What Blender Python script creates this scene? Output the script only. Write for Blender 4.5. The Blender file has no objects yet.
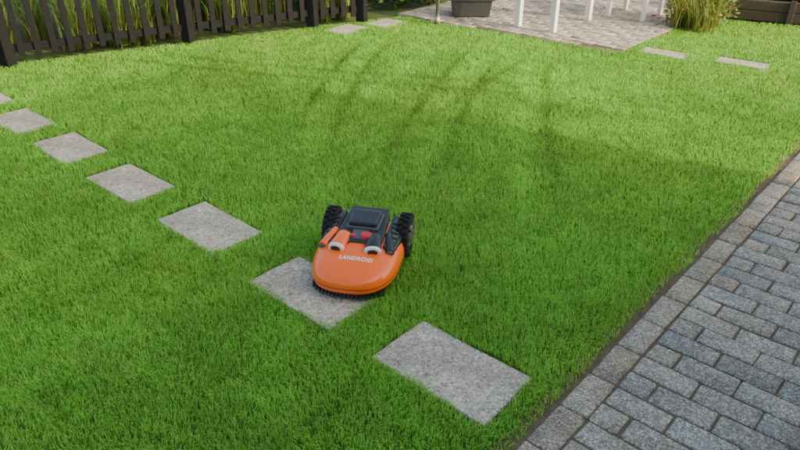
import bpy, bmesh, math, numpy as np
from mathutils import Vector, Matrix
from mathutils.bvhtree import BVHTree
rng=np.random.default_rng(7)
S=bpy.context.scene
COL=S.collection

# ---------------------------------------------------------------- helpers
def link(o,parent=None):
    COL.objects.link(o)
    if parent: o.parent=parent
    return o
def empty(name,loc=(0,0,0),rz=0):
    o=bpy.data.objects.new(name,None); o.empty_display_size=.1
    o.location=loc; o.rotation_euler=(0,0,rz); return link(o)
def obj_bm(name,bm,mat,parent=None,smooth=False):
    me=bpy.data.meshes.new(name); bm.to_mesh(me); bm.free()
    if mat: me.materials.append(mat)
    if smooth:
        for p in me.polygons: p.use_smooth=True
    return link(bpy.data.objects.new(name,me),parent)
def obj_np(name,verts,faces4=None,faces3=None,mat=None,col=None,parent=None,smooth=False):
    me=bpy.data.meshes.new(name)
    n4=0 if faces4 is None else len(faces4); n3=0 if faces3 is None else len(faces3)
    me.vertices.add(len(verts)); me.vertices.foreach_set("co",np.asarray(verts,np.float32).ravel())
    idx=[];starts=[]
    if n4: idx.append(np.asarray(faces4,np.int32).ravel()); starts.append(np.arange(n4,dtype=np.int32)*4)
    if n3: idx.append(np.asarray(faces3,np.int32).ravel()); starts.append(n4*4+np.arange(n3,dtype=np.int32)*3)
    idx=np.concatenate(idx); starts=np.concatenate(starts)
    me.loops.add(len(idx)); me.loops.foreach_set("vertex_index",idx)
    me.polygons.add(n4+n3); me.polygons.foreach_set("loop_start",starts)
    if smooth: me.polygons.foreach_set("use_smooth",np.ones(n4+n3,dtype=bool))
    me.update(calc_edges=True)
    if col is not None:
        a=me.attributes.new("Col",'FLOAT_COLOR','POINT')
        c=np.ones((len(verts),4),np.float32); c[:,:3]=col; a.data.foreach_set("color",c.ravel())
    if mat: me.materials.append(mat)
    return link(bpy.data.objects.new(name,me),parent)
def box_bm(bm,cx,cy,cz,sx,sy,sz,rz=0,rx=0,ry=0):
    M=Matrix.Translation((cx,cy,cz))@Matrix.Rotation(rz,4,'Z')@Matrix.Rotation(ry,4,'Y')@Matrix.Rotation(rx,4,'X')@Matrix.Diagonal((sx,sy,sz,1))
    return bmesh.ops.create_cube(bm,size=1,matrix=M)
def bevel(o,w,seg=2):
    m=o.modifiers.new("bev",'BEVEL'); m.width=w; m.segments=seg; m.limit_method='ANGLE'; m.angle_limit=math.radians(35); return o

_grids={}
def vnoise(x,y,scale,seed):
    if seed not in _grids: _grids[seed]=np.random.default_rng(seed).random((256,256))
    g=_grids[seed]; u=x*scale+1000; v=y*scale+1000
    iu=np.floor(u).astype(int); iv=np.floor(v).astype(int); fu=u-iu; fv=v-iv
    fu=fu*fu*(3-2*fu); fv=fv*fv*(3-2*fv)
    a=g[iu%256,iv%256]; b=g[(iu+1)%256,iv%256]; c=g[iu%256,(iv+1)%256]; d=g[(iu+1)%256,(iv+1)%256]
    return (a*(1-fu)+b*fu)*(1-fv)+(c*(1-fu)+d*fu)*fv

# ---------------------------------------------------------------- materials
def mat_new(name):
    m=bpy.data.materials.new(name); m.use_nodes=True; nt=m.node_tree
    return m,nt,nt.nodes["Principled BSDF"]
def N(nt,t,**k):
    n=nt.nodes.new(t)
    for a,b in k.items(): setattr(n,a,b)
    return n
def plain(name,c,rough=.5,coat=0,noise=.15,nscale=30,bump=0.0,metal=0,spec=.5):
    m,nt,b=mat_new(name)
    b.inputs["Roughness"].default_value=rough; b.inputs["Metallic"].default_value=metal; b.inputs["Specular IOR Level"].default_value=spec
    if coat: b.inputs["Coat Weight"].default_value=coat; b.inputs["Coat Roughness"].default_value=.12
    tc=N(nt,"ShaderNodeTexCoord"); no=N(nt,"ShaderNodeTexNoise"); no.inputs["Scale"].default_value=nscale; no.inputs["Detail"].default_value=5
    nt.links.new(tc.outputs["Object"],no.inputs["Vector"])
    mx=N(nt,"ShaderNodeMix",data_type='RGBA')
    mx.inputs[6].default_value=(*[x*(1-noise) for x in c],1); mx.inputs[7].default_value=(*[min(1,x*(1+noise)) for x in c],1)
    nt.links.new(no.outputs["Fac"],mx.inputs[0]); nt.links.new(mx.outputs[2],b.inputs["Base Color"])
    if bump:
        bp=N(nt,"ShaderNodeBump"); bp.inputs["Strength"].default_value=bump; bp.inputs["Distance"].default_value=.005
        nt.links.new(no.outputs["Fac"],bp.inputs["Height"]); nt.links.new(bp.outputs["Normal"],b.inputs["Normal"])
    return m
def leafmat(name,trans=.35,rough=.5):
    m,nt,b=mat_new(name)
    at=N(nt,"ShaderNodeAttribute",attribute_name="Col")
    b.inputs["Roughness"].default_value=rough; b.inputs["Specular IOR Level"].default_value=.3
    tr=N(nt,"ShaderNodeBsdfTranslucent"); ms=N(nt,"ShaderNodeMixShader"); ms.inputs[0].default_value=trans
    hs=N(nt,"ShaderNodeHueSaturation"); hs.inputs["Hue"].default_value=.485; hs.inputs["Value"].default_value=1.25
    nt.links.new(at.outputs["Color"],b.inputs["Base Color"]); nt.links.new(at.outputs["Color"],hs.inputs["Color"])
    nt.links.new(hs.outputs["Color"],tr.inputs["Color"])
    out=nt.nodes["Material Output"]
    nt.links.new(b.outputs[0],ms.inputs[1]); nt.links.new(tr.outputs[0],ms.inputs[2]); nt.links.new(ms.outputs[0],out.inputs["Surface"])
    return m
def aggregate(name,cols,scale,bumpd,attr=False,rough=.85,pits=.5):
    """stone/concrete: fine grains + mid-size blotches + large stains, with bump"""
    m,nt,b=mat_new(name); b.inputs["Roughness"].default_value=rough; b.inputs["Specular IOR Level"].default_value=.15
    tc=N(nt,"ShaderNodeTexCoord"); L=nt.links.new
    vo=N(nt,"ShaderNodeTexVoronoi"); vo.inputs["Scale"].default_value=scale
    L(tc.outputs["Object"],vo.inputs["Vector"])
    sp=N(nt,"ShaderNodeSeparateColor"); L(vo.outputs["Color"],sp.inputs[0])
    rp=N(nt,"ShaderNodeValToRGB"); rp.color_ramp.interpolation='LINEAR'
    els=rp.color_ramp.elements
    while len(els)<len(cols): els.new(.5)
    for i,c in enumerate(cols):
        els[i].position=i/(len(cols)-1); els[i].color=(*c,1)
    L(sp.outputs[0],rp.inputs[0])
    last=rp.outputs[0]
    for (sc,dt,lo,hi) in ((4.5,8,.70,1.25),(38,5,.78,1.2)):
        big=N(nt,"ShaderNodeTexNoise"); big.inputs["Scale"].default_value=sc; big.inputs["Detail"].default_value=dt; big.inputs["Roughness"].default_value=.7
        L(tc.outputs["Object"],big.inputs["Vector"])
        mr=N(nt,"ShaderNodeMapRange"); mr.inputs[1].default_value=.32; mr.inputs[2].default_value=.68; mr.inputs[3].default_value=lo; mr.inputs[4].default_value=hi
        L(big.outputs["Fac"],mr.inputs[0])
        mu=N(nt,"ShaderNodeMix",data_type='RGBA',blend_type='MULTIPLY'); mu.inputs[0].default_value=1
        L(last,mu.inputs[6]); L(mr.outputs[0],mu.inputs[7]); last=mu.outputs[2]
    if attr:
        at=N(nt,"ShaderNodeAttribute",attribute_name="Col")
        m2=N(nt,"ShaderNodeMix",data_type='RGBA',blend_type='MULTIPLY'); m2.inputs[0].default_value=1
        L(last,m2.inputs[6]); L(at.outputs["Color"],m2.inputs[7]); last=m2.outputs[2]
    L(last,b.inputs["Base Color"])
    n2=N(nt,"ShaderNodeTexNoise"); n2.inputs["Scale"].default_value=scale*.4; n2.inputs["Detail"].default_value=5
    L(tc.outputs["Object"],n2.inputs["Vector"])
    ad=N(nt,"ShaderNodeMath",operation='SUBTRACT'); L(n2.outputs["Fac"],ad.inputs[0]); L(vo.outputs["Distance"],ad.inputs[1])
    bp=N(nt,"ShaderNodeBump"); bp.inputs["Strength"].default_value=.7; bp.inputs["Distance"].default_value=bumpd
    L(ad.outputs[0],bp.inputs["Height"]); L(bp.outputs["Normal"],b.inputs["Normal"])
    return m

M_soil=plain("soil",(.045,.04,.018),.95,noise=.5,nscale=12,bump=.6)
M_grass=leafmat("grass_blade",.45,.5)
M_leaf=leafmat("leaf",.35,.5)
M_slab=aggregate("washed_concrete",[(.20,.18,.14),(.44,.405,.33),(.34,.31,.245),(.62,.58,.48),(.40,.365,.295)],165,.004)
M_paver=aggregate("paver_concrete",[(.14,.134,.126),(.29,.28,.265),(.215,.207,.195),(.56,.545,.52),(.245,.237,.222)],215,.003,attr=True)
M_joint=plain("joint_sand",(.12,.095,.062),.95,noise=.55,nscale=25,bump=.5,spec=.1)
M_fence=plain("black_stained_wood",(.007,.0075,.009),.75,noise=.35,nscale=18,bump=.25,spec=.2)
M_white=plain("white_paint",(.80,.78,.74),.45,noise=.05,nscale=8)
M_metal=plain("galvanised_steel",(.45,.46,.47),.4,noise=.1,metal=.8)
M_crate=plain("dark_plastic",(.035,.04,.045),.5,noise=.2)
M_timber=plain("old_timber",(.055,.04,.03),.8,noise=.4,nscale=14,bump=.4)

# ---------------------------------------------------------------- world, sun, camera
sd=Vector((.98,.2,0)).normalized(); elev=math.radians(24)
tosun=Vector((sd.x*math.cos(elev),sd.y*math.cos(elev),math.sin(elev)))
w=bpy.data.worlds.new("World"); S.world=w; w.use_nodes=True; nt=w.node_tree
bg=nt.nodes["Background"]; sky=nt.nodes.new("ShaderNodeTexSky"); sky.sky_type='NISHITA'; sky.sun_disc=False
sky.sun_elevation=elev; sky.sun_rotation=math.atan2(tosun.x,tosun.y); sky.dust_density=3.5; sky.air_density=.9
wb=nt.nodes.new("ShaderNodeMix"); wb.data_type='RGBA'; wb.blend_type='MULTIPLY'; wb.inputs[0].default_value=1; wb.inputs[7].default_value=(1.0,.92,.76,1)
nt.links.new(sky.outputs[0],wb.inputs[6]); nt.links.new(wb.outputs[2],bg.inputs[0]); bg.inputs[1].default_value=.62
sl=bpy.data.lights.new("sun",'SUN'); sl.energy=5; sl.angle=math.radians(1.0); sl.color=(1,.86,.60)
so=bpy.data.objects.new("sun",sl); so.rotation_euler=(-tosun).to_track_quat('-Z','Y').to_euler(); link(so)
cd=bpy.data.cameras.new("camera"); cd.sensor_width=36; cd.lens=668/800*36; cd.clip_end=1000; cd.clip_start=.05
co=bpy.data.objects.new("camera",cd); co.location=(0,0,1.6)
co.rotation_euler=(math.radians(90)-math.atan(375/668),0,math.atan2(.668,.744)); link(co); S.camera=co

# ---------------------------------------------------------------- ground
bm=bmesh.new(); bmesh.ops.create_grid(bm,x_segments=2,y_segments=2,size=300)
g=obj_bm("ground",bm,M_soil); g.location=(0,0,-.03)

EDGE=-.71
def fence_x(y): return -6.22+.337*(y-1.96)
PX0,PX1,PY0,PY1=-5.15,-2.55,5.68,11.0      # patio rectangle
def front_y(x): return 5.62+.09*(x+5.0)

# ---------------------------------------------------------------- stepping stones
stones=[(-1.085,1.475,.5,.29,0),(-1.815,1.472,.5,.29,.01),(-2.60,1.492,.49,.28,-.02),(-3.35,1.488,.48,.27,.015),
        (-4.09,1.492,.48,.27,-.01),(-4.79,1.485,.48,.27,.02),(-5.5,1.49,.47,.27,0),
        (-5.06,4.82,.3,.4,.1),(-4.95,5.30,.3,.38,.1),(-2.26,6.10,.42,.22,.08),(-1.62,6.23,.42,.2,.1)]
for i,(x,y,sx,sy,r) in enumerate(stones):
    bm=bmesh.new(); box_bm(bm,0,0,0,sx,sy,.05)
    bmesh.ops.subdivide_edges(bm,edges=bm.edges[:],cuts=5,use_grid_fill=True)
    for v in bm.verts:
        e=abs(abs(v.co.x)-sx/2)<1e-4 or abs(abs(v.co.y)-sy/2)<1e-4
        if e:
            v.co.x+=rng.normal()*.0018; v.co.y+=rng.normal()*.0018
    o=obj_bm("stepping_stone",bm,M_slab); bevel(o,.006,2)
    o.location=(x,y,-.027); o.rotation_euler=(rng.normal()*.006,rng.normal()*.006,r)

# ---------------------------------------------------------------- pavers
def paver_template(sx,sy,sz,bv):
    bm=bmesh.new(); box_bm(bm,0,0,-sz/2,sx,sy,sz)
    bmesh.ops.bevel(bm,geom=[e for e in bm.edges if max(v.co.z for v in e.verts)>-.001 or abs(e.verts[0].co.z-e.verts[1].co.z)>.01],offset=bv,segments=3,affect='EDGES',profile=.5)
    bmesh.ops.triangulate(bm,faces=bm.faces[:])
    v=np.array([q.co[:] for q in bm.verts]); bm.verts.index_update(); f=np.array([[q.index for q in F.verts] for F in bm.faces]); bm.free()
    return v,f
def lay(name,items,z,colfn,tilt=.012):
    V=[];F=[];C=[];off=0
    cache={}
    for (x,y,sx,sy,rot) in items:
        k=(round(sx,3),round(sy,3))
        if k not in cache: cache[k]=paver_template(sx,sy,.06,.009)
        v,f=cache[k]; v=v.copy()
        a,b=rng.normal(size=2)*tilt; v[:,2]+=v[:,0]*a+v[:,1]*b+rng.normal()*.0018
        v[:,0]+=rng.normal(size=len(v))*.0012; v[:,1]+=rng.normal(size=len(v))*.0012
        r=rot+rng.normal()*.010; c,s=math.cos(r),math.sin(r)
        X=v[:,0]*c-v[:,1]*s+x+rng.normal()*.0012; Y=v[:,0]*s+v[:,1]*c+y+rng.normal()*.0012
        V.append(np.stack([X,Y,v[:,2]+z],1)); F.append(f+off); off+=len(v)
        C.append(np.tile(colfn(x,y),(len(v),1)))
    return obj_np(name,np.concatenate(V),None,np.concatenate(F),M_paver,np.concatenate(C))
L_,W_=.208,.104
items=[]
y=-3.0
while y<10:
    items.append((EDGE+.055,y+L_/2,L_-.006,W_-.006,math.pi/2)); y+=L_
row=0; y=-3.0
while y<10:
    x=EDGE+.055+W_/2+.002+(0 if row%2 else -L_/2)
    while x<2.45:
        x0=max(x,EDGE+.055+W_/2+.002); x1=min(x+L_,2.48)
        if x1-x0>.05: items.append(((x0+x1)/2,y+W_/2,x1-x0-.006,W_-.006,0))
        x+=L_
    y+=W_; row+=1
def pc(x,y):
    k=1+rng.normal()*.09; n=float(vnoise(np.array([x]),np.array([y]),1.3,31)[0])
    k*=.80+.3*n; wv=rng.normal()*.025
    e=max(0,1-(x-EDGE)/.22)*.5
    return np.array([k*(1.03+wv+.10*e),k*(1-.05*e),k*(.93-wv-.30*e)])
lay("brick_paving",items,.0,pc)
bm=bmesh.new(); box_bm(bm,(EDGE-.04+2.5)/2,3.5,-.03,2.5-EDGE+.06,13.4,.046); obj_bm("paving_bed",bm,M_joint)

items=[]; y=PY0-.1; row=0
while y<PY1:
    x=PX0+(0 if row%2 else -L_/2)
    while x<PX1:
        x0=max(x,PX0); x1=min(x+L_,PX1)
        if x1-x0>.05 and y>front_y((x0+x1)/2)-.02: items.append(((x0+x1)/2,y+W_/2,x1-x0-.008,W_-.008,0))
        x+=L_
    y+=W_; row+=1
def pc2(x,y):
    k=(1+rng.normal()*.10)*1.2
    return np.array([k*1.10,k*.98,k*.86])
lay("patio_paving",items,.012,pc2,.006)
bm=bmesh.new(); box_bm(bm,(PX0+PX1)/2,(PY0+.05+PY1)/2,-.025,PX1-PX0,PY1-PY0-.05,.06); obj_bm("patio_bed",bm,M_joint)

# ---------------------------------------------------------------- lawn
MO=np.array([-1.775,1.72]); MPHI=math.radians(210)
hd=np.array([-math.sin(MPHI),math.cos(MPHI)]); xr=np.array([math.cos(MPHI),math.sin(MPHI)])
tracks=[((-3.62,4.99),(-2.35,2.3)),((-3.33,5.1),(-2.05,2.5)),((-3.1,5.2),(-2.6,3.0)),((-4.6,4.6),(-3.0,2.2)),((-4.4,4.75),(-2.75,2.3)),((-2.9,5.2),(-1.3,2.6)),((-5.6,3.0),(-2.2,4.6)),((-5.7,2.7),(-2.3,4.28))]
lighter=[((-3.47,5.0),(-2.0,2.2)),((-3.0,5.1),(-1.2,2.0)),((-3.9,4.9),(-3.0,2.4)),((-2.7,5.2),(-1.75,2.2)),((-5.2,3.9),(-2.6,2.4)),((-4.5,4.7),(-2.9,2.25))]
def band(x,y,a,b,w,fade,seed):
    a=np.array(a);b=np.array(b); ab=b-a; L=np.linalg.norm(ab); u=ab/L; nn=np.array([-u[1],u[0]])
    s=(x-a[0])*u[0]+(y-a[1])*u[1]; t=(x-a[0])*nn[0]+(y-a[1])*nn[1]+.05*np.sin(s*1.3)
    return np.exp(-(t/w)**2)*np.clip(s/.3,0,1)*np.clip((L-s)/fade,0,1)*(.45+.55*vnoise(s,t*0,2.5,seed)),u
def lawn():
    xs0,xs1,ys0,ys1=-7.2,EDGE+.03,-2.2,9.0
    area=(xs1-xs0)*(ys1-ys0); DM=38000
    n=int(area*DM)
    out=[]
    for ch in range(6):
        m=n//6
        x=xs0+rng.random(m)*(xs1-xs0); y=ys0+rng.random(m)*(ys1-ys0)
        d=np.hypot(x,y)
        cx=.744*x+.668*y; cy=-.668*x+.744*y
        inside=(cy>.2)&(np.abs(cx)<cy*.95+.2)
        dens=np.where(d<2.4,DM,np.where(d<8.8,DM*(2.4/np.maximum(d,.1))**1.45,4000))
        dens=np.where(inside,dens,np.minimum(dens,3000))
        k=rng.random(m)<dens/DM
        k&= x>fence_x(y)-.05
        wob=.022*(vnoise(x,y,9,41)-.5)+.02*(vnoise(x,y,2,42)-.5)
        k&= x<EDGE-.012+1.6*wob-rng.random(m)**2*.02
        k&= ~((x>PX0-.05)&(x<PX1+wob)&(y>front_y(x)+wob))
        k&= ~((x<PX0)&(y>5.9))
        k&= y<7.85+.28*(x+2.3)
        for (sx_,sy_,a,b,r) in stones:
            c,s=math.cos(-r),math.sin(-r); dx=x-sx_; dy=y-sy_
            lx=dx*c-dy*s; ly=dx*s+dy*c
            w2=1.5*wob-.010
            k&= ((np.abs(lx)/(a/2+w2))**14+(np.abs(ly)/(b/2+w2))**11)>1
        out.append((x[k],y[k]))
    x=np.concatenate([o[0] for o in out]); y=np.concatenate([o[1] for o in out]); n=len(x)
    d=np.hypot(x,y)
    h=.010+.009*rng.random(n)+.007*(vnoise(x,y,16,1)-.4)+.004*(vnoise(x,y,3,2)-.5)
    h=np.maximum(h,.007)
    edge=np.clip((x-(EDGE-.08))/.06,0,1); h*=1-.25*edge
    wd=(.0018+.0008*rng.random(n))*np.maximum(1,(d/2.5)**.78)
    lean=rng.random(n)**.8*.95; az=rng.random(n)*2*math.pi
    ca=vnoise(x,y,6,5)*6.28*1.5; lx=np.cos(az)*lean+.2*np.cos(ca); ly=np.sin(az)*lean+.2*np.sin(ca)
    tr=np.zeros(n); li=np.zeros(n)
    for (a,b) in tracks:
        wgt,u=band(x,y,a,b,.034,.9,77); tr=np.maximum(tr,wgt); lx+=wgt*u[0]*.6; ly+=wgt*u[1]*.6
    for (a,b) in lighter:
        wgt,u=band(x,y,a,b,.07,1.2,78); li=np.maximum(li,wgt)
    h*=1-.12*tr
    dx=x-MO[0];dy=y-MO[1]; mx=dx*xr[0]+dy*xr[1]; my=dx*hd[0]+dy*hd[1]
    under=(np.abs(mx)<.175)&(my>-.22)&(my<.25); h=np.where(under,np.minimum(h,.018),h)
    wh=(np.abs(np.abs(mx)-.168)<.032)&(np.abs(my+.15)<.07); h=np.where(wh,.006,h)
    dxn=lx*(h+.006); dyn=ly*(h+.006)
    sa=rng.random(n)*2*math.pi; sx=np.cos(sa)*wd/2; sy=np.sin(sa)*wd/2
    z0=-.026
    V=np.empty((n,5,3),np.float32)
    V[:,0]=np.stack([x-sx,y-sy,np.full(n,z0)],1); V[:,1]=np.stack([x+sx,y+sy,np.full(n,z0)],1)
    V[:,2]=np.stack([x+sx*.9+dxn*.35,y+sy*.9+dyn*.35,h*.55],1); V[:,3]=np.stack([x-sx*.9+dxn*.35,y-sy*.9+dyn*.35,h*.55],1)
    V[:,4]=np.stack([x+dxn*1.25,y+dyn*1.25,h*(1-.3*np.minimum(lean,1)*lean)],1)
    b=np.arange(n)[:,None]*5
    F4=b+np.array([[0,1,2,3]]); F3=b+np.array([[3,2,4]])
    c0=np.array([.205,.51,.06]); c1=np.array([.32,.65,.11]); c2=np.array([.12,.37,.05])
    t=rng.random(n)[:,None]; big=(.35*vnoise(x,y,.9,11)+.3*vnoise(x,y,4,12)+.35*vnoise(x,y,12,14))[:,None]
    c=c0*(1-t)+c1*t; c=c*(.72+.56*big); dk=(rng.random(n)<.2)[:,None]; c=np.where(dk,c2,c)
    yel=np.clip(vnoise(x,y,1.7,15)-.5,0,1)[:,None]; c=c*(1+np.array([.35,.03,0])*yel)
    dry=(rng.random(n)<.010+.03*(vnoise(x,y,7,13)>.75)+.15*edge)[:,None]; c=np.where(dry,np.array([.42,.34,.14]),c)
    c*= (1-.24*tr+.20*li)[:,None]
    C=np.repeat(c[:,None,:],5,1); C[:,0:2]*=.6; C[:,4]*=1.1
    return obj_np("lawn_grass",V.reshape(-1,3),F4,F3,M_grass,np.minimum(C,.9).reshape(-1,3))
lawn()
M_turf=plain("turf_base",(.055,.09,.018),.95,noise=.5,nscale=9,bump=.6)
bm=bmesh.new(); box_bm(bm,-4.1,3.2,-.04,6.7,12,.03)
obj_bm("lawn_soil",bm,M_turf)

# ---------------------------------------------------------------- fence
def fence(pts,name):
    root=empty(name)
    bmP=bmesh.new(); bmR=bmesh.new(); bmK=bmesh.new()
    for (x,y) in pts:
        box_bm(bmP,x,y,.5,.095,.095,1.1,rz=.32)
        box_bm(bmP,x,y,1.063,.115,.115,.02,rz=.32)
    for a,b in zip(pts[:-1],pts[1:]):
        a=Vector((*a,0));b=Vector((*b,0)); u=(b-a).normalized(); nn=Vector((-u.y,u.x,0)); L=(b-a).length; ang=math.atan2(u.y,u.x)
        for z in (.14,.78):
            c=(a+b)/2+nn*.012; box_bm(bmR,c.x,c.y,z,L-.096,.035,.065,rz=ang)
        k=max(2,round((L-.1)/.125)); 
        for i in range(k):
            s=.05+(L-.1)*(i+.5)/k; c=a+u*s-nn*.0185
            box_bm(bmK,c.x,c.y,.505+rng.normal()*.004,.052,.02,.87,rz=ang+rng.normal()*.01)
    bevel(obj_bm("posts",bmP,M_fence,root),.004); bevel(obj_bm("rails",bmR,M_fence,root),.003); bevel(obj_bm("pickets",bmK,M_fence,root),.003)
fence([(-7.2,-1.0),(-6.72,.48),(-6.22,1.96),(-5.78,3.43),(-5.38,4.64),(-5.17,5.15)],"picket_fence")

# ---------------------------------------------------------------- foliage helpers
def leaves(name,cent,rad,n,size,cA,cB,parent=None,z_min=.02,clump=True):
    cent=np.array(cent,float); rad=np.array(rad,float)
    if rad.ndim==1: rad=np.tile(rad,(len(cent),1))
    idx=rng.integers(0,len(cent),n)
    p=rng.normal(size=(n,3)); p/=np.linalg.norm(p,axis=1)[:,None]; r=rng.random(n)**.4
    P=cent[idx]+p*r[:,None]*rad[idx]
    P=P[P[:,2]>z_min]; n=len(P)
    if clump:
        q=vnoise(P[:,0]+P[:,2]*.7,P[:,1]-P[:,2]*.5,7,55); P=P[q>.3]; n=len(P)
    a=rng.normal(size=(n,3)); a[:,2]*=.6; a/=np.linalg.norm(a,axis=1)[:,None]
    b=np.cross(a,rng.normal(size=(n,3))); b/=np.linalg.norm(b,axis=1)[:,None]
    s=size*(.6+.8*rng.random(n))[:,None]
    V=np.stack([P-a*s,P+b*s*.38,P+a*s,P-b*s*.38],1)
    t=rng.random(n)[:,None]; dark=(.55+.75*vnoise(P[:,0]*1.0+P[:,2],P[:,1]+P[:,2],5,56))[:,None]
    c=(np.array(cA)*(1-t)+np.array(cB)*t)*dark
    C=np.repeat(c[:,None,:],4,1)
    return obj_np(name,V.reshape(-1,3),np.arange(n*4).reshape(-1,4),None,M_leaf,C.reshape(-1,3),parent)
def tufts(name,pts,nb,hmin,hmax,cA,cB,width=.006,spread=.5,parent=None):
    V=[];C=[];segs=4
    for (x,y) in pts:
        n=nb; H=hmin+(hmax-hmin)*rng.random(n); az=rng.random(n)*2*math.pi; sp=spread*(.2+rng.random(n))
        bx=x+rng.normal(size=n)*.05; by=y+rng.normal(size=n)*.05
        wv=width*(.6+.8*rng.random(n)); col=np.array(cA)+(np.array(cB)-np.array(cA))*rng.random(n)[:,None]
        rows=[]
        for k in range(segs+1):
            t=k/segs; out_=sp*H*t**2; zz=H*(t-.35*sp*t*t)
            px=bx+np.cos(az)*out_; py=by+np.sin(az)*out_; ww=wv*(1-t)**.6+.0004
            rows.append(np.stack([np.stack([px-np.sin(az)*ww,py+np.cos(az)*ww,zz],1),np.stack([px+np.sin(az)*ww,py-np.cos(az)*ww,zz],1)],1))
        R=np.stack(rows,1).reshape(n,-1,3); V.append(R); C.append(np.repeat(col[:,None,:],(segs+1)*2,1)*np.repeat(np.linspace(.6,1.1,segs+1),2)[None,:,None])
    V=np.concatenate(V);C=np.concatenate(C); n=len(V); b=np.arange(n)[:,None]*((segs+1)*2)
    F=np.concatenate([b+np.array([[2*k,2*k+1,2*k+3,2*k+2]]) for k in range(segs)])
    return obj_np(name,V.reshape(-1,3),F,None,M_leaf,C.reshape(-1,3),parent)

pts=[]
for i in range(80):
    y=-1+rng.random()*6.6; pts.append((fence_x(y)-.28-abs(rng.normal())*.5,y))
tufts("ornamental_grass",pts,110,.35,.8,(.12,.24,.05),(.34,.42,.12),.006,.6)
cs=[];rs=[]
for i in range(45):
    y=-1+i*.15; cs.append((fence_x(y)-.9-rng.random()*.9,y,.25+rng.random()*.4)); rs.append((.35,.35,.35))
leaves("border_shrub",cs,rs,16000,.032,(.05,.12,.03),(.14,.28,.06))
cs=[(fence_x(-2+i*.4)-2.6,-2+i*.4,.9+rng.normal()*.1) for i in range(24)]
leaves("garden_hedge",cs,(.5,.45,1.0),24000,.05,(.04,.09,.022),(.09,.17,.04))
cs=[(-5.75,5.55,.25),(-5.5,5.9,.3),(-5.35,6.3,.3),(-5.3,6.75,.35),(-5.9,6.2,.5),(-5.5,7.2,.4)]
leaves("laurel_shrub",cs,(.32,.3,.38),9000,.04,(.03,.07,.018),(.09,.16,.035))
cs=[(-8+i*.45,11.6+rng.normal()*.1,.8) for i in range(26)]
leaves("beech_hedge",cs,(.5,.45,1.0),20000,.055,(.03,.07,.018),(.08,.14,.03))

# ---------------------------------------------------------------- patio furniture etc.
def table(name,x0,x1,y0,y1,hh,leg,topmat):
    root=empty(name,((x0+x1)/2,(y0+y1)/2,.0)); dx=(x1-x0)/2; dy=(y1-y0)/2
    bm=bmesh.new()
    for sx in(-1,1):
        for sy in(-1,1): box_bm(bm,sx*dx,sy*dy,hh/2+.006,leg,leg,hh-.012)
    bevel(obj_bm("legs",bm,M_white,root),.004)
    bm=bmesh.new(); 
    for sx in(-1,1): box_bm(bm,sx*dx,0,hh-.05,.022,2*dy-leg-.002,.07)
    for sy in(-1,1): box_bm(bm,0,sy*dy,hh-.05,2*dx-leg-.002,.022,.07)
    obj_bm("apron",bm,M_white,root)
    bm=bmesh.new(); k=max(3,round((2*dy+.16)/.095))
    for i in range(k): box_bm(bm,0,-dy-.08+(2*dy+.16)*(i+.5)/k,hh+.012,2*dx+.16,(2*dy+.16)/k-.008,.024)
    bevel(obj_bm("top_slats",bm,topmat,root),.003)
    return root
table("garden_table",-3.80,-3.39,6.06,6.78,.74,.06,M_white)
c=table("garden_chair",-3.33,-2.93,7.13,7.55,.43,.045,M_white)
bm=bmesh.new()
for sx in(-1,1): box_bm(bm,sx*.2,.215,.7,.045,.04,.5)
for i in range(4): box_bm(bm,0,.215,.55+i*.11,.352,.02,.07)
bevel(obj_bm("backrest",bm,M_white,c),.003)
root=empty("clothes_pole",(-4.50,5.60,0))
bm=bmesh.new(); bmesh.ops.create_cone(bm,segments=20,radius1=.02,radius2=.02,depth=2.2,cap_ends=True,matrix=Matrix.Translation((0,0,1.1)))
obj_bm("tube",bm,M_metal,root,True)
bm=bmesh.new(); bmesh.ops.create_cone(bm,segments=20,radius1=.032,radius2=.026,depth=.08,cap_ends=True,matrix=Matrix.Translation((0,0,.04)))
bmesh.ops.create_uvsphere(bm,u_segments=12,v_segments=8,radius=.026,matrix=Matrix.Translation((0,0,2.21)))
obj_bm("socket",bm,M_metal,root,True)
root=empty("planter_trough",(-4.47,6.14,.02),math.radians(42))
bm=bmesh.new()
r=bmesh.ops.create_cube(bm,size=1,matrix=Matrix.Translation((0,0,.10))@Matrix.Diagonal((.44,.30,.20,1)))
for v in bm.verts:
    if v.co.z<.1: v.co.x*=.88; v.co.y*=.84
top=[f for f in bm.faces if f.normal.z>.9]; bmesh.ops.inset_region(bm,faces=top,thickness=.018)
top=[f for f in bm.faces if f.normal.z>.9 and all(abs(v.co.x)<.21 for v in f.verts)]
bmesh.ops.translate(bm,verts=top[0].verts[:],vec=(0,0,-.07))
bevel(obj_bm("tub",bm,M_crate,root),.006)
bm=bmesh.new()
for sy in(-1,1): box_bm(bm,0,sy*.157,.188,.48,.02,.035)
for sx in(-1,1): box_bm(bm,sx*.23,0,.188,.02,.292,.035)
bevel(obj_bm("rim",bm,M_crate,root),.004)
leaves("planting",[(0,0,.24)],(.19,.12,.16),700,.03,(.06,.13,.03),(.18,.28,.07),root,.15,False)
root=empty("flowering_plant",(-2.45,7.35,0))
tufts("stems",[(rng.normal()*.12,rng.normal()*.12) for _ in range(8)],45,.25,.6,(.10,.16,.03),(.30,.33,.08),.006,.7,root)
leaves("foliage",[(0,0,.15),(.15,.1,.2),(-.15,.05,.15),(0,.2,.3)],(.22,.2,.2),1500,.03,(.06,.12,.03),(.25,.30,.07),root,.01,False)
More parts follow.
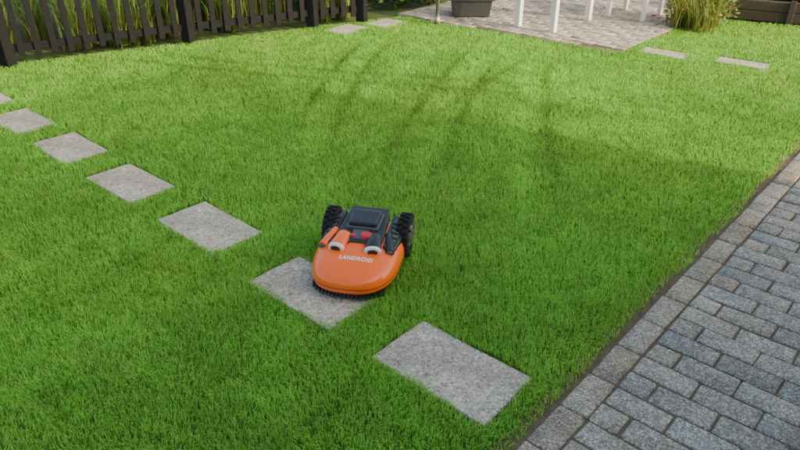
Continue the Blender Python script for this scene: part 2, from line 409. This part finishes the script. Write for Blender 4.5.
def dots(name,mat,n,parent,rad,zc,r0=.018):
    bm=bmesh.new()
    for i in range(n):
        p=rng.normal(size=3)*np.array(rad)+np.array([0,0,zc]); p[2]=max(.06,p[2])
        for k in range(5):
            a=k*1.257
            bmesh.ops.create_icosphere(bm,subdivisions=1,radius=r0*.5,matrix=Matrix.Translation((p[0]+math.cos(a)*r0*.6,p[1]+math.sin(a)*r0*.6,p[2])))
    obj_bm(name,bm,mat,parent,True)
dots("red_blossoms",plain("petal_red",(.6,.03,.03),.6),10,root,(.16,.16,.08),.15)
dots("yellow_blossoms",plain("petal_yellow",(.75,.5,.05),.6),14,root,(.2,.2,.1),.2)
root=empty("wooden_raised_bed",(-1.55,8.45,0),math.radians(16))
bm=bmesh.new()
for z in(.06,.165):
    box_bm(bm,0,-.3,z,2.0,.06,.1)
    box_bm(bm,0,.6,z,2.0,.06,.1)
    for sx in(-1,1): box_bm(bm,sx*.97,.15,z,.058,.838,.1)
for sx in(-.9,-.3,.3,.9): box_bm(bm,sx,-.343,.12,.06,.024,.24)
bevel(obj_bm("planks",bm,M_timber,root),.005)
bm=bmesh.new(); box_bm(bm,0,.15,.08,1.87,.83,.16); obj_bm("bed_soil",bm,M_soil,root)
leaves("bed_plants",[(-.7,.1,.3),(-.2,.2,.35),(.3,.1,.3),(.8,.2,.3)],(.3,.3,.25),5000,.035,(.05,.10,.02),(.14,.22,.05),root,.15)

# ---------------------------------------------------------------- unseen house, added right of the paving to shade the near lawn
M_brick,nt,b=mat_new("house_brick"); tc=N(nt,"ShaderNodeTexCoord"); bt=N(nt,"ShaderNodeTexBrick"); bt.inputs["Scale"].default_value=4.5
bt.inputs["Color1"].default_value=(.28,.12,.08,1); bt.inputs["Color2"].default_value=(.2,.09,.06,1); bt.inputs["Mortar"].default_value=(.3,.28,.25,1); bt.inputs["Mortar Size"].default_value=.012
mp=N(nt,"ShaderNodeMapping"); mp.inputs["Rotation"].default_value=(math.radians(90),0,math.radians(90))
nt.links.new(tc.outputs["Object"],mp.inputs["Vector"]); nt.links.new(mp.outputs[0],bt.inputs["Vector"]); nt.links.new(bt.outputs["Color"],b.inputs["Base Color"]); b.inputs["Roughness"].default_value=.9
M_glass=plain("window_glass",(.03,.035,.04),.08,noise=.05)
M_roof=plain("roof_tile",(.09,.05,.04),.7,noise=.3,nscale=6)
hx0,hx1,hy0,hy1,hh=2.9,9.4,-7.0,4.65,3.6
root=empty("offscreen_shade_house")
bm=bmesh.new(); box_bm(bm,(hx0+hx1)/2,(hy0+hy1)/2,hh/2-.02,hx1-hx0,hy1-hy0,hh); obj_bm("walls",bm,M_brick,root)
bm=bmesh.new(); rz=hh+1.2
vs=[bm.verts.new(p) for p in [(hx0-.3,hy0-.2,hh-.1),(hx1+.3,hy0-.2,hh-.1),((hx0+hx1)/2,hy0-.2,rz),(hx0-.3,hy1+.15,hh-.1),(hx1+.3,hy1+.15,hh-.1),((hx0+hx1)/2,hy1+.15,rz)]]
for f in [(0,1,2),(3,5,4),(0,2,5,3),(1,4,5,2),(0,3,4,1)]: bm.faces.new([vs[i] for i in f])
obj_bm("roof",bm,M_roof,root)
bmF=bmesh.new(); bmG=bmesh.new()
for (yc,zc,wy,hz) in [(-4,1.6,1.6,1.3),(-1,1.15,1.0,2.2),(2.2,1.5,2.2,1.5)]:
    for s in(-1,1):
        box_bm(bmF,hx0-.02,yc+s*wy/2,zc,.06,.07,hz+.07); box_bm(bmF,hx0-.02,yc,zc+s*hz/2,.06,wy-.072,.07)
    box_bm(bmG,hx0-.006,yc,zc,.02,wy-.07,hz-.07)
obj_bm("window_frames",bmF,M_white,root); obj_bm("windows",bmG,M_glass,root)

# unseen tree added by the house corner to soften the shadow edge
root=empty("offscreen_shade_tree",(3.8,5.6,0))
bm=bmesh.new()
def limb(p,q,r0,r1):
    p=Vector(p);q=Vector(q);d=q-p
    bmesh.ops.create_cone(bm,segments=10,radius1=r0,radius2=r1,depth=d.length,cap_ends=True,matrix=Matrix.Translation((p+q)/2)@d.to_track_quat('Z','Y').to_matrix().to_4x4())
limb((0,0,0),(.05,.03,1.5),.09,.06)
cc=[]
for k in range(9):
    a=k*2.4; r=.3+.4*rng.random(); z=1.5+2.0*rng.random(); e=(math.cos(a)*r*1.6,math.sin(a)*r*.7,z)
    limb((.05,.03,1.25),e,.03,.012); cc.append(e)
    for j in range(3):
        e2=(e[0]+rng.normal()*.3,e[1]+rng.normal()*.22,e[2]+rng.random()*.4); limb(e,e2,.012,.004); cc.append(e2)
obj_bm("trunk",bm,M_timber,root,True)
leaves("crown",cc,(.32,.30,.32),1300,.045,(.04,.09,.02),(.10,.18,.04),root,.5)

# ---------------------------------------------------------------- robot lawn mower
M_or=plain("orange_plastic",(.93,.145,.014),.32,coat=.4,noise=.03,nscale=5,spec=.35)
M_dk=plain("charcoal_plastic",(.018,.020,.024),.42,noise=.15,nscale=60)
M_gr=plain("grey_plastic",(.07,.075,.085),.4,noise=.1)
M_rd=plain("red_button",(.55,.02,.03),.35,noise=.05)
M_si=plain("silver_ring",(.7,.7,.7),.3,noise=.03)
M_rb=plain("rubber",(.012,.012,.013),.75,noise=.3,nscale=80,spec=.3)
mw=empty("robot_lawn_mower",(MO[0],MO[1],-.002),MPHI)
def ring(a,bf,br,n,z,tilt=0,K=56):
    P=[]
    for k in range(K):
        t=2*math.pi*k/K; c,s=math.cos(t),math.sin(t)
        x=a*math.copysign(abs(c)**(2/n),c); y=(bf if s>0 else br)*math.copysign(abs(s)**(2/n),s)
        P.append((x,y,z-tilt*y))
    return P
def loft(name,rings,mat,cap_top=True,cap_bot=True,sub=1,parent=mw):
    bm=bmesh.new(); R=[[bm.verts.new(p) for p in r] for r in rings]; K=len(R[0])
    for a,b in zip(R[:-1],R[1:]):
        for k in range(K): bm.faces.new((a[k],a[(k+1)%K],b[(k+1)%K],b[k]))
    if cap_top: bm.faces.new(R[-1])
    if cap_bot: bm.faces.new(R[0][::-1])
    bmesh.ops.recalc_face_normals(bm,faces=bm.faces[:])
    o=obj_bm(name,bm,mat,parent,True)
    if sub: m=o.modifiers.new("s",'SUBSURF'); m.levels=sub; m.render_levels=sub
    return o
prof=[(.042,.93,0),(.042,.985,0),(.052,1.0,0),(.078,1.0,.0),(.100,.985,.03),(.119,.945,.06),(.134,.87,.08),(.146,.75,.10),(.153,.58,.11),(.157,.36,.11),(.158,.12,.11)]
rings=[ring(.185*s,.265*s,.225*s,2.8,z,t) for z,s,t in prof]
shell=loft("body_shell",rings,M_or,True,False,1)
loft("shell_seam",[ring(.1858,.2658,.2258,2.8,.0655),ring(.1858,.2658,.2258,2.8,.0680)],M_dk,False,False,0)
loft("chassis",[ring(.165,.235,.21,2.8,.022),ring(.175,.25,.215,2.8,.030),ring(.175,.25,.215,2.8,.06)],M_dk,sub=0)
bm=bmesh.new()
for k in range(-9,10):
    x=k*.0165; y=.258*(1-(abs(x)/.2)**2.8)**(1/2.8)-.016
    box_bm(bm,x,y,.032,.006,.02,.036)
obj_bm("finger_guard",bm,M_dk,mw)
def slab(name,outline,ztop,zbot,mat,bv=.006,mirror=False,seg=3):
    bm=bmesh.new()
    outs=[outline]+([[(-x,y) for x,y in outline[::-1]]] if mirror else [])
    for ol in outs:
        T=[bm.verts.new((x,y,ztop(abs(x),y))) for x,y in ol]; B=[bm.verts.new((x,y,zbot)) for x,y in ol]
        bm.faces.new(T); bm.faces.new(B[::-1])
        for k in range(len(ol)): 
            j=(k+1)%len(ol); bm.faces.new((T[k],B[k],B[j],T[j]))
    bmesh.ops.recalc_face_normals(bm,faces=bm.faces[:])
    o=obj_bm(name,bm,mat,mw); bevel(o,bv,seg); return o
slab("hood",[(-.085,-.21),(.085,-.21),(.098,-.12),(.104,.0),(.102,.058),(.045,.066),(.034,.042),(-.034,.042),(-.045,.066),(-.102,.058),(-.104,.0),(-.098,-.12)],lambda x,y:.190-.13*(y+.15),.12,M_dk,.008)
slab("hood_panel",[(-.036,-.03),(.036,-.03),(.030,.032),(-.030,.032)],lambda x,y:.196-.13*(y+.15),.13,M_gr,.004)
slab("shoulder",[(.108,-.20),(.160,-.185),(.172,-.06),(.164,.03),(.140,.07),(.112,.05),(.108,-.06)],lambda x,y:.172-.10*(y+.1)-.35*(x-.11),.10,M_dk,.007,True)
slab("shoulder_trim",[(.120,-.17),(.148,-.16),(.158,-.06),(.150,.0),(.128,.015)],lambda x,y:.176-.10*(y+.1)-.35*(x-.11),.11,M_gr,.004,True)
bm=bmesh.new()
for s in(-1,1):
    for i in range(4): box_bm(bm,s*.138,-.12+i*.032,.171-.10*(-.02+i*.032)-.006,.036,.006,.012,ry=s*.33)
obj_bm("shoulder_grooves",bm,M_dk,mw)
slab("keypad_cover",[(-.066,-.145),(.066,-.145),(.062,-.045),(-.062,-.045)],lambda x,y:.218-.13*(y+.15),.16,plain("gloss_black",(.02,.024,.03),.2,noise=.1),.007)
slab("cover_frame",[(-.074,-.153),(.074,-.153),(.070,-.037),(-.070,-.037)],lambda x,y:.199-.13*(y+.15),.15,M_gr,.004)
slab("stop_button",[(-.056,-.004),(-.008,-.004),(-.010,.030),(-.052,.030)],lambda x,y:.207-.13*(y+.15),.15,M_rd,.006)
slab("start_button",[(.012,.008),(.034,.008),(.032,.024),(.014,.024)],lambda x,y:.201-.13*(y+.15),.15,M_rd,.003)
for s,topm in((1,M_or),(-1,M_dk)):
    Mx=Matrix.Translation((s*.072,.042,.160))@Matrix.Rotation(math.radians(-s*8),4,'Z')@Matrix.Rotation(math.radians(-100),4,'X')
    def cyl(r1,r2,d,z,name,mat,seg=32,sc=(1.3,.85)):
        bm=bmesh.new(); bmesh.ops.create_cone(bm,segments=seg,radius1=r1,radius2=r2,depth=d,cap_ends=True,matrix=Mx@Matrix.Translation((0,0,z))@Matrix.Diagonal((sc[0],sc[1],1,1)))
        o=obj_bm(name,bm,mat,mw,True); bevel(o,.003,2); return o
    cyl(.024,.027,.09,0,"lamp_housing",topm)
    cyl(.0285,.0265,.016,.050,"lamp_ring",M_si)
    cyl(.017,.017,.012,.0545,"lamp_lens",M_dk)
for s in(-1,1):
    Mx=Matrix.Translation((s*.132,.01,.148))@Matrix.Rotation(math.radians(-s*14),4,'Z')@Matrix.Rotation(math.radians(-100),4,'X')
    bm=bmesh.new(); bmesh.ops.create_cone(bm,segments=24,radius1=.016,radius2=.020,depth=.12,cap_ends=True,matrix=Mx)
    bevel(obj_bm("side_tube",bm,M_dk if s<0 else M_or,mw,True),.003)
    bm=bmesh.new(); bmesh.ops.create_cone(bm,segments=24,radius1=.015,radius2=.013,depth=.01,cap_ends=True,matrix=Mx@Matrix.Translation((0,0,.063)))
    obj_bm("side_tube_cap",bm,M_gr,mw,True)
for s in(-1,1):
    wr=.098; wx=s*.168; wy=-.15
    Mx=Matrix.Translation((wx,wy,wr+.008))@Matrix.Rotation(math.pi/2,4,'Y')
    bm=bmesh.new(); prof2=[(.05,-.022),(.078,-.026),(.088,-.024),(.091,-.012),(.091,.012),(.088,.024),(.078,.026),(.05,.022)]
    K=48; R=[[bm.verts.new(Mx@Vector((r*math.cos(2*math.pi*k/K),r*math.sin(2*math.pi*k/K),z))) for k in range(K)] for r,z in prof2]
    for a,b_ in zip(R[:-1],R[1:]):
        for k in range(K): bm.faces.new((a[k],a[(k+1)%K],b_[(k+1)%K],b_[k]))
    bm.faces.new(R[0]); bm.faces.new(R[-1][::-1]); bmesh.ops.recalc_face_normals(bm,faces=bm.faces[:])
    for k in range(22):
        a=2*math.pi*k/22
        for q in(-1,1):
            M2=Mx@Matrix.Rotation(a+q*.06,4,'Z')@Matrix.Translation((.092,0,q*.0125))@Matrix.Rotation(q*.35,4,'X')@Matrix.Diagonal((.014,.012,.022,1))
            bmesh.ops.create_cube(bm,size=1,matrix=M2)
    obj_bm("wheel_tyre",bm,M_rb,mw)
    bm=bmesh.new(); bmesh.ops.create_cone(bm,segments=32,radius1=.05,radius2=.042,depth=.012,cap_ends=True,matrix=Mx@Matrix.Translation((0,0,s*.026))@(Matrix.Rotation(math.pi if s<0 else 0,4,'X')))
    for k in range(5):
        a=2*math.pi*k/5; bmesh.ops.create_cube(bm,size=1,matrix=Mx@Matrix.Rotation(a,4,'Z')@Matrix.Translation((.045,0,s*.027))@Matrix.Diagonal((.05,.014,.01,1)))
    bevel(obj_bm("wheel_hub",bm,M_gr,mw),.002)
dg=bpy.context.evaluated_depsgraph_get()
ev=shell.evaluated_get(dg); me=ev.to_mesh(); bvh=BVHTree.FromPolygons([v.co.copy() for v in me.vertices],[p.vertices[:] for p in me.polygons]); ev.to_mesh_clear()
cu=bpy.data.curves.new("lettering",'FONT'); cu.body="LANDROID"; cu.size=.026; cu.align_x='CENTER'; cu.space_character=1.1; cu.offset=.0008
to=bpy.data.objects.new("tmp",cu); COL.objects.link(to); dg=bpy.context.evaluated_depsgraph_get(); tm=bpy.data.meshes.new_from_object(to.evaluated_get(dg))
bpy.data.objects.remove(to); 
bm=bmesh.new(); bm.from_mesh(tm); bmesh.ops.triangulate(bm,faces=bm.faces[:]); bmesh.ops.subdivide_edges(bm,edges=[e for e in bm.edges if e.calc_length()>.006],cuts=2)
for v in bm.verts:
    x=-v.co.x-.02; y=.150-v.co.y*1.15
    h_=bvh.ray_cast(Vector((x,y,.4)),Vector((0,0,-1)))
    v.co=Vector((x,y,(h_[0].z if h_[0] else .13)+.0012))
obj_bm("lettering",bm,M_white,mw)
